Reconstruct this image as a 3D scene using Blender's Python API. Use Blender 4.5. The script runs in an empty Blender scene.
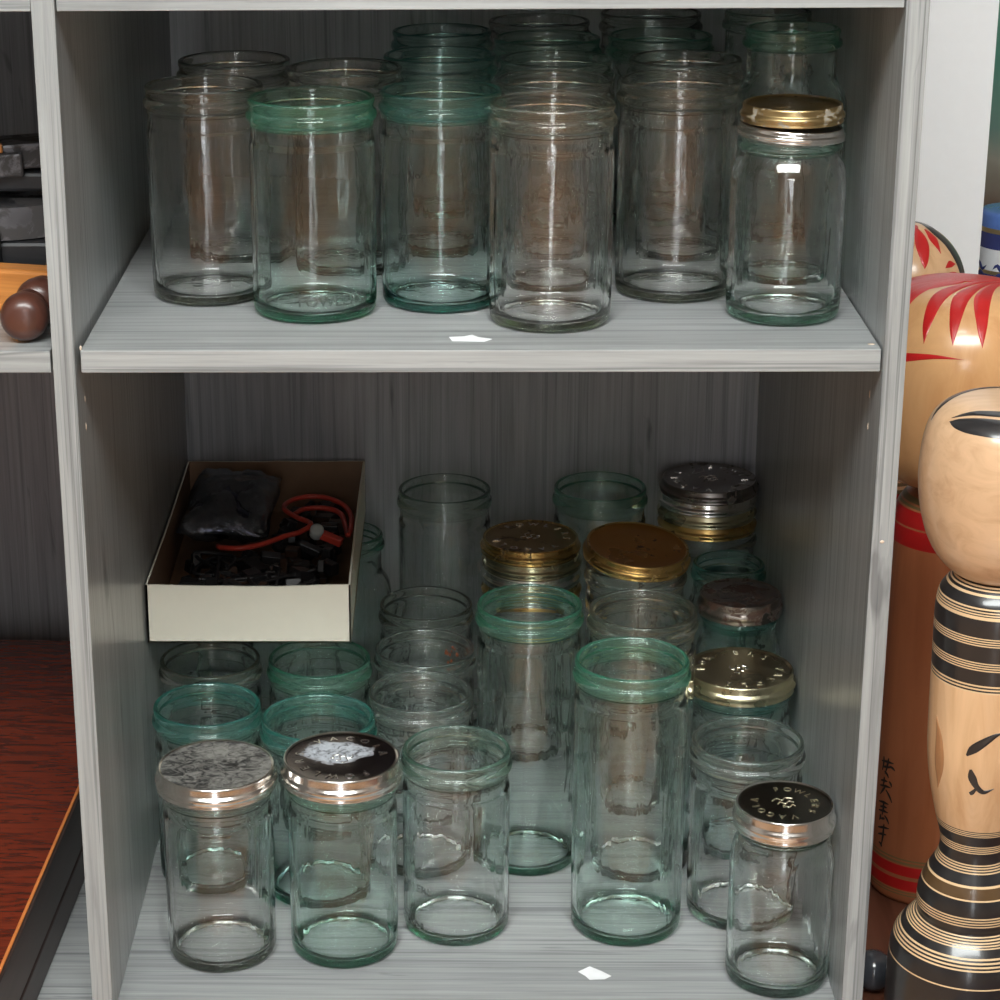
import bpy, bmesh, math, random
from mathutils import Vector, Matrix
random.seed(7)
PI = math.pi
S = bpy.context.scene
COL = S.collection

# ------------------------------------------------------------------ helpers
def link(o, parent=None):
    COL.objects.link(o)
    if parent: o.parent = parent
    return o
def tag(o, label, cat, group=None, kind=None):
    o['label'] = label; o['category'] = cat
    if group: o['group'] = group
    if kind: o['kind'] = kind
    return o
def empty(name, loc):
    o = bpy.data.objects.new(name, None); o.empty_display_size = .02
    o.location = loc
    return link(o)
def mesh_from(bm, name, mats, smooth=True):
    me = bpy.data.meshes.new(name)
    bmesh.ops.recalc_face_normals(bm, faces=bm.faces)
    bm.to_mesh(me); bm.free()
    for m in (mats if isinstance(mats, (list, tuple)) else [mats]): me.materials.append(m)
    if smooth:
        for p in me.polygons: p.use_smooth = True
    return me
def obj(name, me, loc=(0, 0, 0), parent=None, rot=(0, 0, 0)):
    o = bpy.data.objects.new(name, me); o.location = loc; o.rotation_euler = rot
    return link(o, parent)
def box_bm(bm, x0, x1, y0, y1, z0, z1, bevel=0.0, mat=0):
    vs = [bm.verts.new(p) for p in ((x0,y0,z0),(x1,y0,z0),(x1,y1,z0),(x0,y1,z0),(x0,y0,z1),(x1,y0,z1),(x1,y1,z1),(x0,y1,z1))]
    fs = [bm.faces.new([vs[i] for i in q]) for q in ((0,3,2,1),(4,5,6,7),(0,1,5,4),(1,2,6,5),(2,3,7,6),(3,0,4,7))]
    for f in fs: f.material_index = mat
    if bevel:
        es = list({e for f in fs for e in f.edges})
        bmesh.ops.bevel(bm, geom=es, offset=bevel, segments=2, affect='EDGES', profile=.5)
def panel(name, x0, x1, y0, y1, z0, z1, mat, parent=None, bevel=.0006):
    cx, cy, cz = (x0+x1)/2, (y0+y1)/2, (z0+z1)/2
    bm = bmesh.new(); box_bm(bm, x0-cx, x1-cx, y0-cy, y1-cy, z0-cz, z1-cz, bevel)
    return obj(name, mesh_from(bm, name, mat, False), (cx, cy, cz), parent)
def chaikin(pts, n=2, closed=False):
    for _ in range(n):
        out = [] if closed else [pts[0]]
        m = len(pts)
        for i in range(m if closed else m-1):
            a, b = pts[i], pts[(i+1) % m]
            out.append(tuple(a[k]*.75+b[k]*.25 for k in range(len(a))))
            out.append(tuple(a[k]*.25+b[k]*.75 for k in range(len(a))))
        if not closed: out.append(pts[-1])
        pts = out
    return pts
def lathe(bm, prof, seg=64, mat=None, M=None):
    """prof: (r, z) or (r, z, material index of the band that starts here); r=0 ends close on the axis"""
    rings = []
    for p in prof:
        r, z = p[0], p[1]
        if r < 1e-6: rings.append([bm.verts.new((0, 0, z))])
        else: rings.append([bm.verts.new((r*math.cos(2*PI*i/seg), r*math.sin(2*PI*i/seg), z)) for i in range(seg)])
    for k in range(len(rings)-1):
        a, b = rings[k], rings[k+1]
        mi = prof[k][2] if len(prof[k]) > 2 else (mat or 0)
        for i in range(seg):
            j = (i+1) % seg
            if len(a) == 1 and len(b) == 1: continue
            if len(a) == 1: f = bm.faces.new((a[0], b[i], b[j]))
            elif len(b) == 1: f = bm.faces.new((a[i], a[j], b[0]))
            else: f = bm.faces.new((a[i], a[j], b[j], b[i]))
            f.material_index = mi; f.smooth = True
    if M is not None: bmesh.ops.transform(bm, matrix=M, verts=[v for r in rings for v in r])
    return rings
def tube(bm, pts, r, seg=8, mat=0):
    pts = [Vector(p) for p in pts]; rings = []
    up = Vector((0, 0, 1)); n = len(pts)
    for i, p in enumerate(pts):
        t = (pts[min(i+1, n-1)]-pts[max(i-1, 0)]).normalized()
        a = t.cross(up)
        if a.length < 1e-3: a = t.cross(Vector((1, 0, 0)))
        a.normalize(); b = t.cross(a)
        rings.append([bm.verts.new(p+(a*math.cos(2*PI*k/seg)+b*math.sin(2*PI*k/seg))*r) for k in range(seg)])
    for i in range(n-1):
        for k in range(seg):
            f = bm.faces.new((rings[i][k], rings[i][(k+1) % seg], rings[i+1][(k+1) % seg], rings[i+1][k])); f.material_index = mat; f.smooth = True
    for R in (rings[0], rings[-1][::-1]): bm.faces.new(R).material_index = mat
def spline(ctrl, n=10):
    out = []; P = [Vector(c) for c in ctrl]
    P = [P[0]]+P+[P[-1]]
    for i in range(1, len(P)-2):
        for k in range(n):
            t = k/n; a, b, c, d = P[i-1:i+3]
            out.append(.5*((2*b)+(c-a)*t+(2*a-5*b+4*c-d)*t*t+(3*b-a-3*c+d)*t**3))
    out.append(P[-2]); return out
_fc = {}
def glyphs(text, size, depth):
    key = (text, size, depth)
    if key not in _fc:
        cu = bpy.data.curves.new('lettering', 'FONT'); cu.body = text; cu.size = size; cu.extrude = depth; cu.align_x = 'CENTER'; cu.resolution_u = 3
        o = bpy.data.objects.new('lettering', cu); COL.objects.link(o)
        bpy.context.view_layer.update()
        me = bpy.data.meshes.new_from_object(o.evaluated_get(bpy.context.evaluated_depsgraph_get()))
        _fc[key] = ([tuple(v.co) for v in me.vertices], [tuple(p.vertices) for p in me.polygons])
        bpy.data.objects.remove(o); bpy.data.curves.remove(cu); bpy.data.meshes.remove(me)
    return _fc[key]
def add_glyph(bm, text, size, depth, fn, mat=0):
    vs, fs = glyphs(text, size, depth)
    bv = [bm.verts.new(fn(v)) for v in vs]
    for f in fs:
        try: bm.faces.new([bv[i] for i in f]).material_index = mat
        except ValueError: pass

# ------------------------------------------------------------------ materials
def newmat(name):
    m = bpy.data.materials.new(name); m.use_nodes = True
    nt = m.node_tree; nt.nodes.clear()
    out = nt.nodes.new('ShaderNodeOutputMaterial')
    return m, nt, out
def N(nt, typ, **kw):
    n = nt.nodes.new(typ)
    for k, v in kw.items(): setattr(n, k, v)
    return n
def setin(n, **kw):
    for k, v in kw.items(): n.inputs[k.replace('_', ' ')].default_value = v
def bsdf(nt, out, col=(.5,.5,.5), rough=.5, metal=0, spec=.5):
    b = N(nt, 'ShaderNodeBsdfPrincipled')
    b.inputs['Base Color'].default_value = (*col, 1); b.inputs['Roughness'].default_value = rough; b.inputs['Metallic'].default_value = metal
    b.inputs['Specular IOR Level'].default_value = spec
    nt.links.new(b.outputs[0], out.inputs['Surface']); return b
def ramp(nt, stops, interp='LINEAR'):
    r = N(nt, 'ShaderNodeValToRGB'); cr = r.color_ramp; cr.interpolation = interp
    while len(cr.elements) < len(stops): cr.elements.new(.5)
    for e, (p, c) in zip(cr.elements, stops):
        e.position = p; e.color = (*c, 1) if len(c) == 3 else c
    return r
def coords(nt, scale, rnd=True):
    tc = N(nt, 'ShaderNodeTexCoord'); mp = N(nt, 'ShaderNodeMapping'); mp.inputs['Scale'].default_value = scale
    if rnd:
        oi = N(nt, 'ShaderNodeObjectInfo'); ad = N(nt, 'ShaderNodeVectorMath', operation='ADD')
        mu = N(nt, 'ShaderNodeMath', operation='MULTIPLY'); mu.inputs[1].default_value = 17.0
        nt.links.new(oi.outputs['Random'], mu.inputs[0])
        nt.links.new(tc.outputs['Object'], ad.inputs[0]); nt.links.new(mu.outputs[0], ad.inputs[1]); nt.links.new(ad.outputs[0], mp.inputs[0])
    else: nt.links.new(tc.outputs['Object'], mp.inputs[0])
    return mp.outputs[0]
def noise(nt, vec, scale=1, detail=4, rough=.55, dist=0):
    n = N(nt, 'ShaderNodeTexNoise'); n.inputs['Scale'].default_value = scale; n.inputs['Detail'].default_value = detail
    n.inputs['Roughness'].default_value = rough; n.inputs['Distortion'].default_value = dist
    nt.links.new(vec, n.inputs['Vector']); return n.outputs['Fac']
def mixcol(nt, fac, a, b, mode='MIX'):
    m = N(nt, 'ShaderNodeMix', data_type='RGBA', blend_type=mode)
    L = nt.links
    for s, v in ((m.inputs[0], fac), (m.inputs[6], a), (m.inputs[7], b)):
        if isinstance(v, (int, float)): s.default_value = v
        elif isinstance(v, tuple): s.default_value = (*v, 1)
        else: L.new(v, s)
    return m.outputs[2]
def bump(nt, b, h, strength=.1, dist=.001):
    n = N(nt, 'ShaderNodeBump'); n.inputs['Strength'].default_value = strength; n.inputs['Distance'].default_value = dist
    nt.links.new(h, n.inputs['Height']); nt.links.new(n.outputs[0], b.inputs['Normal'])

def laminate(name, axis, base=(.375,.390,.388), dark=(.25,.26,.26), rough=.30, lc=.60):
    m, nt, out = newmat(name); b = bsdf(nt, out, base, rough, 0, .45)
    def tex(across, along, detail, r, dist):
        sc = [across]*3; sc[axis] = along
        return noise(nt, coords(nt, tuple(sc)), 1, detail, r, dist)
    fine = tex(230., 6., 5, .65, .3); mid = tex(95., 2.2, 3, .6, .9); line = tex(260., 2.0, 2, .5, .8); knot = tex(26., 3.2, 3, .6, 2.2); cloud = tex(9., 1.6, 2, .5, 0)
    def mul(a, fac, stops):
        r = ramp(nt, stops); nt.links.new(fac, r.inputs[0]); return mixcol(nt, 1., a, r.outputs[0], 'MULTIPLY')
    r1 = ramp(nt, [(.28, dark), (.46, tuple(.90*c for c in base)), (.72, tuple(1.1*c for c in base))]); nt.links.new(fine, r1.inputs[0])
    c = mul(r1.outputs[0], mid, [(.3, (.80,)*3), (.55, (1.02,)*3)])
    c = mul(c, line, [(.36, (lc-.01,lc,lc+.01)), (.43, (1,1,1))])
    c = mul(c, knot, [(.27, (.55,.55,.56)), (.36, (1,1,1))])
    c = mul(c, cloud, [(.3, (.88,.88,.89)), (.7, (1.07,1.06,1.06))])
    nt.links.new(c, b.inputs['Base Color']); bump(nt, b, fine, .12, .0005)
    return m
LAM_X = laminate('grey_laminate_lengthwise', 0, lc=.66)
LAM_Z = laminate('grey_laminate_upright', 2)
LAM_BACK = laminate('grey_laminate_back', 2, (.28,.278,.288), (.2,.198,.205), .42, .78)

def glass(name, absorb, dens, tint=(1, 1, 1), rough=0.0, wav=.19, milk=None, amt=0):
    m, nt, out = newmat(name)
    g = N(nt, 'ShaderNodeBsdfGlass'); g.inputs['IOR'].default_value = 1.5; g.inputs['Roughness'].default_value = rough
    g.inputs['Color'].default_value = (*tint, 1)
    if milk:      # thick glass of rim and foot: milky colour stands in for light piped through
        tr = N(nt, 'ShaderNodeBsdfTranslucent'); tr.inputs[0].default_value = (*milk, 1)
        df = N(nt, 'ShaderNodeBsdfDiffuse'); df.inputs[0].default_value = (*milk, 1)
        m1 = N(nt, 'ShaderNodeMixShader'); m1.inputs[0].default_value = .5; nt.links.new(tr.outputs[0], m1.inputs[1]); nt.links.new(df.outputs[0], m1.inputs[2])
        m2 = N(nt, 'ShaderNodeMixShader'); m2.inputs[0].default_value = amt; nt.links.new(g.outputs[0], m2.inputs[1]); nt.links.new(m1.outputs[0], m2.inputs[2])
        nt.links.new(m2.outputs[0], out.inputs['Surface'])
    else: nt.links.new(g.outputs[0], out.inputs['Surface'])
    v = coords(nt, (55, 55, 9)); h1 = noise(nt, v, 1, 2, .45, .5)
    v2 = coords(nt, (160, 160, 90)); h2 = noise(nt, v2, 1, 1, .4)
    ad = N(nt, 'ShaderNodeMath', operation='MULTIPLY_ADD'); ad.inputs[1].default_value = .06
    nt.links.new(h2, ad.inputs[0]); nt.links.new(h1, ad.inputs[2])
    bp = N(nt, 'ShaderNodeBump'); bp.inputs['Strength'].default_value = wav; bp.inputs['Distance'].default_value = .004
    nt.links.new(ad.outputs[0], bp.inputs['Height']); nt.links.new(bp.outputs[0], g.inputs['Normal'])
    a = N(nt, 'ShaderNodeVolumeAbsorption'); a.inputs['Color'].default_value = (*absorb, 1); a.inputs['Density'].default_value = dens
    nt.links.new(a.outputs[0], out.inputs['Volume'])
    return m
GT = {'clear': ((.55,.78,.66), 6, (.55,.66,.58), .04), 'olive': ((.50,.62,.32), 8, (.38,.40,.26), .035), 'pale': ((.22,.82,.60), 10, (.36,.72,.54), .06),
      'green': ((.08,.84,.58), 18, (.18,.80,.52), .085), 'teal': ((.04,.80,.68), 22, (.12,.74,.62), .085)}
G = {k: (glass(k+'_glass', a, d*(.95 if k in ('green', 'teal') else .6)), glass(k+'_thick_glass', a, d*1.5, wav=.05, milk=mk, amt=am)) for k, (a, d, mk, am) in GT.items()}
RELIEF = glass('raised_glass_lettering', (.4,.8,.6), 10, wav=.1)

def metal(name, col, rough=.25, spots=None, amount=.5, patch=None, pscale=60, prough=.7, rnd=True):
    m, nt, out = newmat(name); b = bsdf(nt, out, col, rough, 1)
    v = coords(nt, (1, 1, 1), rnd); n1 = noise(nt, v, pscale, 6, .65, .6)
    n2 = noise(nt, v, 25, 3, .5)
    rr = ramp(nt, [(.3, (rough*.7,)*3), (.7, (rough*1.5,)*3)]); nt.links.new(n2, rr.inputs[0])
    if patch:
        r = ramp(nt, [(amount-.02, (0,0,0)), (amount+.03, (1,1,1))]); nt.links.new(n1, r.inputs[0])
        nt.links.new(mixcol(nt, r.outputs[0], col, patch), b.inputs['Base Color'])
        inv = N(nt, 'ShaderNodeMath', operation='SUBTRACT'); inv.inputs[0].default_value = 1
        nt.links.new(r.outputs[0], inv.inputs[1]); nt.links.new(inv.outputs[0], b.inputs['Metallic'])
        nt.links.new(mixcol(nt, r.outputs[0], rr.outputs[0], (prough,)*3), b.inputs['Roughness'])
    else: nt.links.new(rr.outputs[0], b.inputs['Roughness'])
    bump(nt, b, n1, .06, .0005)
    return m
SILVER = metal('silver_lid_metal', (.80,.78,.75), .16)
GOLD_TOP = metal('worn_gold_top', (.36,.24,.10), .36, patch=(.12,.075,.03), amount=.58, pscale=45)
GOLD = metal('gold_lacquered_metal', (.66,.42,.15), .24, patch=(.14,.085,.03), amount=.62)
BROWN_GOLD = metal('amber_lacquered_metal', (.55,.25,.05), .3, patch=(.10,.05,.02), amount=.64)
BRASS = metal('tarnished_brass_metal', (.55,.50,.33), .26, patch=(.22,.19,.10), amount=.70)
DULL = metal('dull_dark_tin', (.27,.245,.23), .32, patch=(.10,.08,.065), amount=.60)
RUSTY = metal('rusty_tin', (.27,.235,.21), .28, patch=(.075,.038,.026), amount=.52)
def mottled(name):
    m, nt, out = newmat(name); b = bsdf(nt, out, (.3,.3,.3), .35, .35)
    v = coords(nt, (1, 1.3, 1), False); n1 = noise(nt, v, 95, 9, .72, 1.6); n2 = noise(nt, v, 40, 3, .6, .5)
    a = N(nt, 'ShaderNodeMath', operation='MULTIPLY_ADD'); a.inputs[1].default_value = .45; nt.links.new(n2, a.inputs[0]); nt.links.new(n1, a.inputs[2])
    r = ramp(nt, [(.58, (.012,.012,.014)), (.66, (.06,.06,.062)), (.71, (.17,.167,.157)), (.86, (.35,.345,.325))]); nt.links.new(a.outputs[0], r.inputs[0])
    nt.links.new(r.outputs[0], b.inputs['Base Color']); bump(nt, b, n1, .15, .0005); return m
MOTTLED = mottled('mottled_tin')
def peeled(name):
    m, nt, out = newmat(name); b = bsdf(nt, out, (.16,.14,.145), .13, 1)
    v = coords(nt, (1, 1, 1), False); n1 = noise(nt, v, 130, 5, .7, .5); n2 = noise(nt, v, 55, 4, .6)
    d = N(nt, 'ShaderNodeVectorMath', operation='DISTANCE'); mp = N(nt, 'ShaderNodeMapping'); mp.inputs['Scale'].default_value = (1, 1.25, 0); nt.links.new(v, mp.inputs[0])
    nt.links.new(mp.outputs[0], d.inputs[0]); d.inputs[1].default_value = (-.005, .013, 0)
    a = N(nt, 'ShaderNodeMath', operation='MULTIPLY_ADD'); a.inputs[1].default_value = .030; nt.links.new(n2, a.inputs[0]); nt.links.new(d.outputs['Value'], a.inputs[2])
    r = ramp(nt, [(.0385, (1,1,1)), (.0410, (0,0,0))]); nt.links.new(a.outputs[0], r.inputs[0])
    r2 = ramp(nt, [(.38, (.10,.10,.11)), (.5, (.50,.53,.58)), (.7, (.66,.69,.74))]); nt.links.new(n1, r2.inputs[0])
    nt.links.new(mixcol(nt, r.outputs[0], (.16,.14,.145), r2.outputs[0]), b.inputs['Base Color'])
    iv = N(nt, 'ShaderNodeMath', operation='SUBTRACT'); iv.inputs[0].default_value = 1; nt.links.new(r.outputs[0], iv.inputs[1]); nt.links.new(iv.outputs[0], b.inputs['Metallic'])
    nt.links.new(mixcol(nt, r.outputs[0], (.13,)*3, (.6,)*3), b.inputs['Roughness']); bump(nt, b, n1, .15, .0006)
    return m
PEELED = peeled('peeled_tin')
DARKTIN = metal('dark_lettered_tin', (.26,.25,.21), .16, patch=(.30,.26,.16), amount=.68)
LETTER = metal('bright_raised_metal', (.9,.88,.84), .18)
LETTER_GOLD = metal('gold_raised_metal', (.78,.72,.55), .25)

def wood(name, base, dark, axis=2, rough=.3, across=60, along=4, spec=.5, coat=0):
    m, nt, out = newmat(name); b = bsdf(nt, out, base, rough, 0, spec)
    sc = [across]*3; sc[axis] = along
    n1 = noise(nt, coords(nt, tuple(sc)), 1, 5, .6, .8)
    sc = [9.]*3; sc[axis] = 5
    n2 = noise(nt, coords(nt, tuple(sc)), 1, 3, .5)
    r = ramp(nt, [(.3, dark), (.55, base), (.8, tuple(min(1, 1.12*c) for c in base))]); nt.links.new(n1, r.inputs[0])
    r2 = ramp(nt, [(.3, (.86,.82,.78)), (.65, (1.04,1.02,1.0))]); nt.links.new(n2, r2.inputs[0])
    nt.links.new(mixcol(nt, 1., r.outputs[0], r2.outputs[0], 'MULTIPLY'), b.inputs['Base Color'])
    bump(nt, b, n1, .04, .0005)
    if coat: b.inputs['Coat Weight'].default_value = coat; b.inputs['Coat Roughness'].default_value = .12
    return m
PALE_WOOD = wood('pale_turned_wood', (.72,.47,.27), (.60,.36,.19), 2, .3, 60, 6, coat=.3)
HEAD_WOOD = wood('pale_head_wood', (.70,.47,.29), (.58,.36,.21), 0, .3, 70, 8, coat=.4)
ORANGE_WOOD = wood('amber_varnished_wood', (.70,.40,.185), (.60,.31,.13), 2, .26, 40, 5, coat=.6)
RED_WOOD = wood('reddish_body_wood', (.50,.18,.078), (.41,.135,.055), 2, .3, 45, 4, coat=.4)
def plain(name, col, rough=.4, metal_=0, spec=.5, coat=0, emit=None):
    m, nt, out = newmat(name); b = bsdf(nt, out, col, rough, metal_, spec)
    v = coords(nt, (40, 40, 40)); n = noise(nt, v, 1, 3)
    r = ramp(nt, [(.3, tuple(.88*c for c in col)), (.7, tuple(min(1, 1.08*c) for c in col))]); nt.links.new(n, r.inputs[0])
    nt.links.new(r.outputs[0], b.inputs['Base Color'])
    if coat: b.inputs['Coat Weight'].default_value = coat; b.inputs['Coat Roughness'].default_value = .1
    return m
def matte(name, col, rough=.6):
    m, nt, out = newmat(name); b = bsdf(nt, out, col, rough); n = noise(nt, coords(nt, (90,)*3), 1, 4)
    nt.links.new(mixcol(nt, n, tuple(.975*c for c in col), tuple(1.02*c for c in col)), b.inputs['Base Color']); bump(nt, b, n, .06, .0008); return m
BLACK_PAINT = plain('black_lacquer', (.018,.017,.018), .28, coat=.5)
CREAM = plain('cream_groove_wood', (.74,.52,.30), .35)
BROWN_BAND = plain('brown_band_paint', (.10,.055,.022), .3, coat=.4)
RED_PAINT = plain('red_lacquer', (.52,.014,.014), .32, spec=.4, coat=.2)
OLIVE_PAINT = plain('olive_line_paint', (.22,.15,.06), .4)
INK = plain('black_ink', (.02,.015,.015), .5)
WHITE_WALL = matte('white_painted_wall', (.87,.90,.92))
CARD_OUT = None
CARD_IN = plain('brown_card_inside', (.20,.115,.065), .8)
PAPER = plain('torn_white_paper', (.85,.86,.88), .7)
CARD_OUT = matte('cream_card', (.66,.63,.53), .7)
BLACK_PLASTIC = plain('black_plastic', (.016,.015,.016), .35)
DARK_BROWN_PLASTIC = plain('dark_brown_plastic', (.05,.025,.015), .4)
RED_RUBBER = plain('red_rubber', (.52,.05,.03), .35)
GREY_PLASTIC = plain('grey_plastic', (.42,.45,.43), .4)
IRON = metal('old_iron', (.20,.20,.21), .42)
IRON_GREY = metal('grey_worn_iron', (.17,.165,.175), .45, patch=(.05,.045,.045), amount=.5, pscale=40)
DARK_IRON = plain('black_iron', (.015,.015,.017), .45)
KNOB_WOOD = wood('dark_turned_wood', (.085,.030,.020), (.04,.014,.010), 1, .34, 60, 8, coat=.25)
BAR_WOOD = wood('orange_oiled_wood', (.62,.25,.06), (.40,.14,.03), 0, .35, 60, 4)
RED_BOARD = wood('red_lacquered_board', (.17,.028,.012), (.04,.009,.006), 0, .25, 170, 26, coat=.25)
BOARD_SIDE = wood('dark_board_side', (.055,.038,.035), (.03,.02,.018), 1, .4, 40, 4)
EDGE_WORN_LIT = plain('worn_orange_lit_edge', (.62,.2,.05), .5)  # worn edge; the orange light along it is put into the colour
FLOOR_WOOD = wood('warm_floor_wood', (.50,.29,.16), (.38,.21,.11), 1, .22, 12, 1.2, coat=.5)
BROWN_BOARD = wood('brown_red_display_board', (.17,.065,.038), (.10,.035,.02), 1, .4, 40, 4)
ROOM_WALL = plain('room_wall_paint', (.34,.32,.30), .8)
SKIRT = plain('grey_plinth', (.2,.2,.2), .6)

# ------------------------------------------------------------------ dimensions (metres; origin = front centre of middle shelf top)
XL, XR, T, D = -.28, .28, .01565, .612
ZF, ZT, TH = -.53266, .2329, .0161
FLOOR_Z = -.560

# ------------------------------------------------------------------ the room
def struct(name, x0, x1, y0, y1, z0, z1, mat):
    o = panel(name, x0, x1, y0, y1, z0, z1, mat, None, 0); o['kind'] = 'structure'; return o
struct('floor', -2.6, 2.6, -4.4, 2.2, FLOOR_Z-.05, FLOOR_Z, FLOOR_WOOD)
struct('wall_back', -2.6, .4935, .655, .70, FLOOR_Z, 2.1, WHITE_WALL)
struct('wall_rear', .4935, 2.6, 1.55, 1.60, FLOOR_Z, 2.1, ROOM_WALL)
struct('wall_left', -2.65, -2.6, -4.4, .70, FLOOR_Z, 2.1, ROOM_WALL)
struct('wall_right', 2.6, 2.65, -4.4, 1.6, FLOOR_Z, 2.1, ROOM_WALL)
struct('wall_front', -2.6, 2.6, -4.45, -4.4, FLOOR_Z, 2.1, ROOM_WALL)
struct('ceiling', -2.6, 2.6, -4.4, 1.6, 2.1, 2.15, WHITE_WALL)
m, nt, out = newmat('daylit_door_glass'); e = N(nt, 'ShaderNodeEmission'); e.inputs[0].default_value = (.92,.96,1,1); e.inputs[1].default_value = 5.5
nt.links.new(e.outputs[0], out.inputs[0]); DAY = m
struct('door_1', -.30, .18, -4.40, -4.385, FLOOR_Z+.02, 1.5, DAY)

# ------------------------------------------------------------------ the shelf unit
unit = empty('shelf_unit', (0, 0, FLOOR_Z))
tag(unit, 'grey wood grain shelf unit with two bays holding the jars, standing against the white wall', 'shelf unit')
def up(name, *a, **k):
    o = panel(name, *a, **k); o.parent = unit; o.matrix_parent_inverse = Matrix.Translation((0, 0, -FLOOR_Z)); return o
up('side_panel', XR, XR+T, 0, D+.012, FLOOR_Z, .62, LAM_Z)
up('divider_panel', XL-T, XL, 0, D+.012, FLOOR_Z, .62, LAM_Z)
up('side_panel', XL-2*T-.56, XL-T-.56, 0, D+.012, FLOOR_Z, .62, LAM_Z)
up('back_panel', XL-T-.56, XR, D, D+.006, FLOOR_Z+.01, .62, LAM_BACK)
gl = .0035
up('shelf', XL+gl, XR-.0012, .003, D, -TH, 0, LAM_X)
up('shelf', XL+.001, XR-.0008, .002, D, ZT, ZT+TH, LAM_X)
up('shelf', XL-T-.56, XL-T-.002, .003, D, -TH, 0, LAM_X)
up('shelf', XL-T-.56, XL-T-.0005, .002, D, ZT, ZT+TH, LAM_X)
up('bottom_panel', XL, XR, .001, D, ZF-T, ZF, LAM_X)
up('bottom_panel', XL-T-.56, XL-T, .001, D, ZF-T, ZF, LAM_X)
up('top_panel', XL-T-.56, XR, 0, D, .62, .636, LAM_X)
up('plinth', XL-T-.56, XR, .02, .035, FLOOR_Z, ZF-T, SKIRT)

# bare chips and glue crumbs on the boards
CHIP = plain('bare_chipboard', (.72,.58,.46), .8)
def chip(x, y, z, sx, sy, sz):
    bm = bmesh.new(); bmesh.ops.create_icosphere(bm, subdivisions=1, radius=1, matrix=Matrix.Diagonal((sx, sy, sz, 1)))
    o = obj('bare_chip', mesh_from(bm, 'bare_chip', CHIP), (x, y, z), unit); o.matrix_parent_inverse = Matrix.Translation((0, 0, -FLOOR_Z))
for q in ((XL, .032, -.044, .0005, .0009, .0028), (XL, .030, -.0640, .0005, .001, .0034), (XR, .042, -.044, .0005, .0012, .0036), (XR, .041, -.068, .0005, .0012, .0032), (XR-.006, .016, 0, .003, .0022, .0006), (XL+gl, .006, .001, .001, .0016, .0022), (.2874, 0, -.141, .0018, .0005, .0014), (XL+.008, .02, ZT, .008, .008, .0022), (XR-.012, .02, ZT, .006, .008, .002)): chip(*q)

# ------------------------------------------------------------------ glass jars
def jar_profile(h, rb=.0443, rr=.0455, bead=True):
    """closed wall: outer from base centre up, over the lip, and back down inside"""
    k = rr/.0455
    o = [(0, .0026), (rb*.55, .0024), (rb*.80, .0010), (rb*.87, 0), (rb*.93, .0002), (rb*.985, .0028), (rb*.997, .0075), (rb, .016), (rb, .05), (rb, h*.5), (rb, h-.045), (rb, h-.032),
         (rb-.0007, h-.030), (rb-.0011, h-.0275), (rb-.0013, h-.0225), (.0434*k, h-.0205), (.0436*k, h-.0180), (.0440*k, h-.0168),
         (.0458*k, h-.0150), (.0460*k, h-.0120), (.0452*k, h-.0098), (.0437*k, h-.0088), (.0434*k, h-.0068), (.0438*k, h-.0050), (.0444*k, h-.0038), (.0443*k, h-.0012), (.0434*k, h-.0001), (.0424*k, h)]
    i = [(.0412*k, h-.0002), (.0404*k, h-.0014), (.0401*k, h-.0040), (.0400*k, h-.012), (.0401*k, h-.022), (rb-.0034, h-.032), (rb-.0032, h-.045), (rb-.0031, h*.5), (rb-.0032, .045),
         (rb-.0033, .017), (rb-.0040, .0105), (rb-.0065, .0068), (rb*.76, .0056), (rb*.45, .0060), (0, .0062)]
    return chaikin(o, 1)+chaikin(i, 1)
def shoulder_profile(h, rb=.0413, rn=.0325, rr=.0365, neck=.020):
    s = h-neck
    o = [(0, .0035), (rb*.55, .0030), (rb*.82, .0010), (rb*.88, 0), (rb*.94, .0004), (rb*.99, .0040), (rb, .010), (rb, .03), (rb, s*.5), (rb, s-.026), (rb*.99, s-.017), (rb*.945, s-.0085), (rb*.86, s-.003), (rn+.0012, s+.001), (rn, s+.005),
         (rn, h-.0155), (rn+.0004, h-.0148), (rr-.0004, h-.0135), (rr, h-.0115), (rr-.0006, h-.0085), (rn+.0014, h-.0078), (rn+.0012, h-.0055), (rr-.0022, h-.0045), (rr-.0018, h-.0018), (rr-.003, h-.0002), (rr-.0042, h)]
    i = [(rr-.0055, h-.0002), (rr-.0064, h-.0016), (rn-.0026, h-.006), (rn-.003, s+.004), (rn-.0026, s-.001), (rb*.84, s-.0075), (rb*.90, s-.014), (rb-.0034, s-.024), (rb-.0031, s*.5), (rb-.0032, .03), (rb-.0036, .015), (rb-.006, .0082), (rb*.72, .0060), (0, .0062)]
    return chaikin(o, 1)+chaikin(i, 1)
_jm = {}
def jar_mesh(kind, h, tint, sx=1.0):
    key = (kind, h, tint, sx)
    if key not in _jm:
        bm = bmesh.new()
        if kind == 'straight': lathe(bm, [(r*sx, z) for r, z in jar_profile(h)], 72)
        else: lathe(bm, shoulder_profile(h, *kind), 72)
        rb = .0443*sx if kind == 'straight' else kind[0]; zr = h-(.0195 if kind == 'straight' else .0165)
        for f in bm.faces:
            c = f.calc_center_median()
            if c.z > zr or (c.z < .0075 and math.hypot(c.x, c.y) > rb*.86): f.material_index = 1
        _jm[key] = mesh_from(bm, 'glass_jar', list(G[tint]))
    return _jm[key]
GAP = .0003
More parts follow.
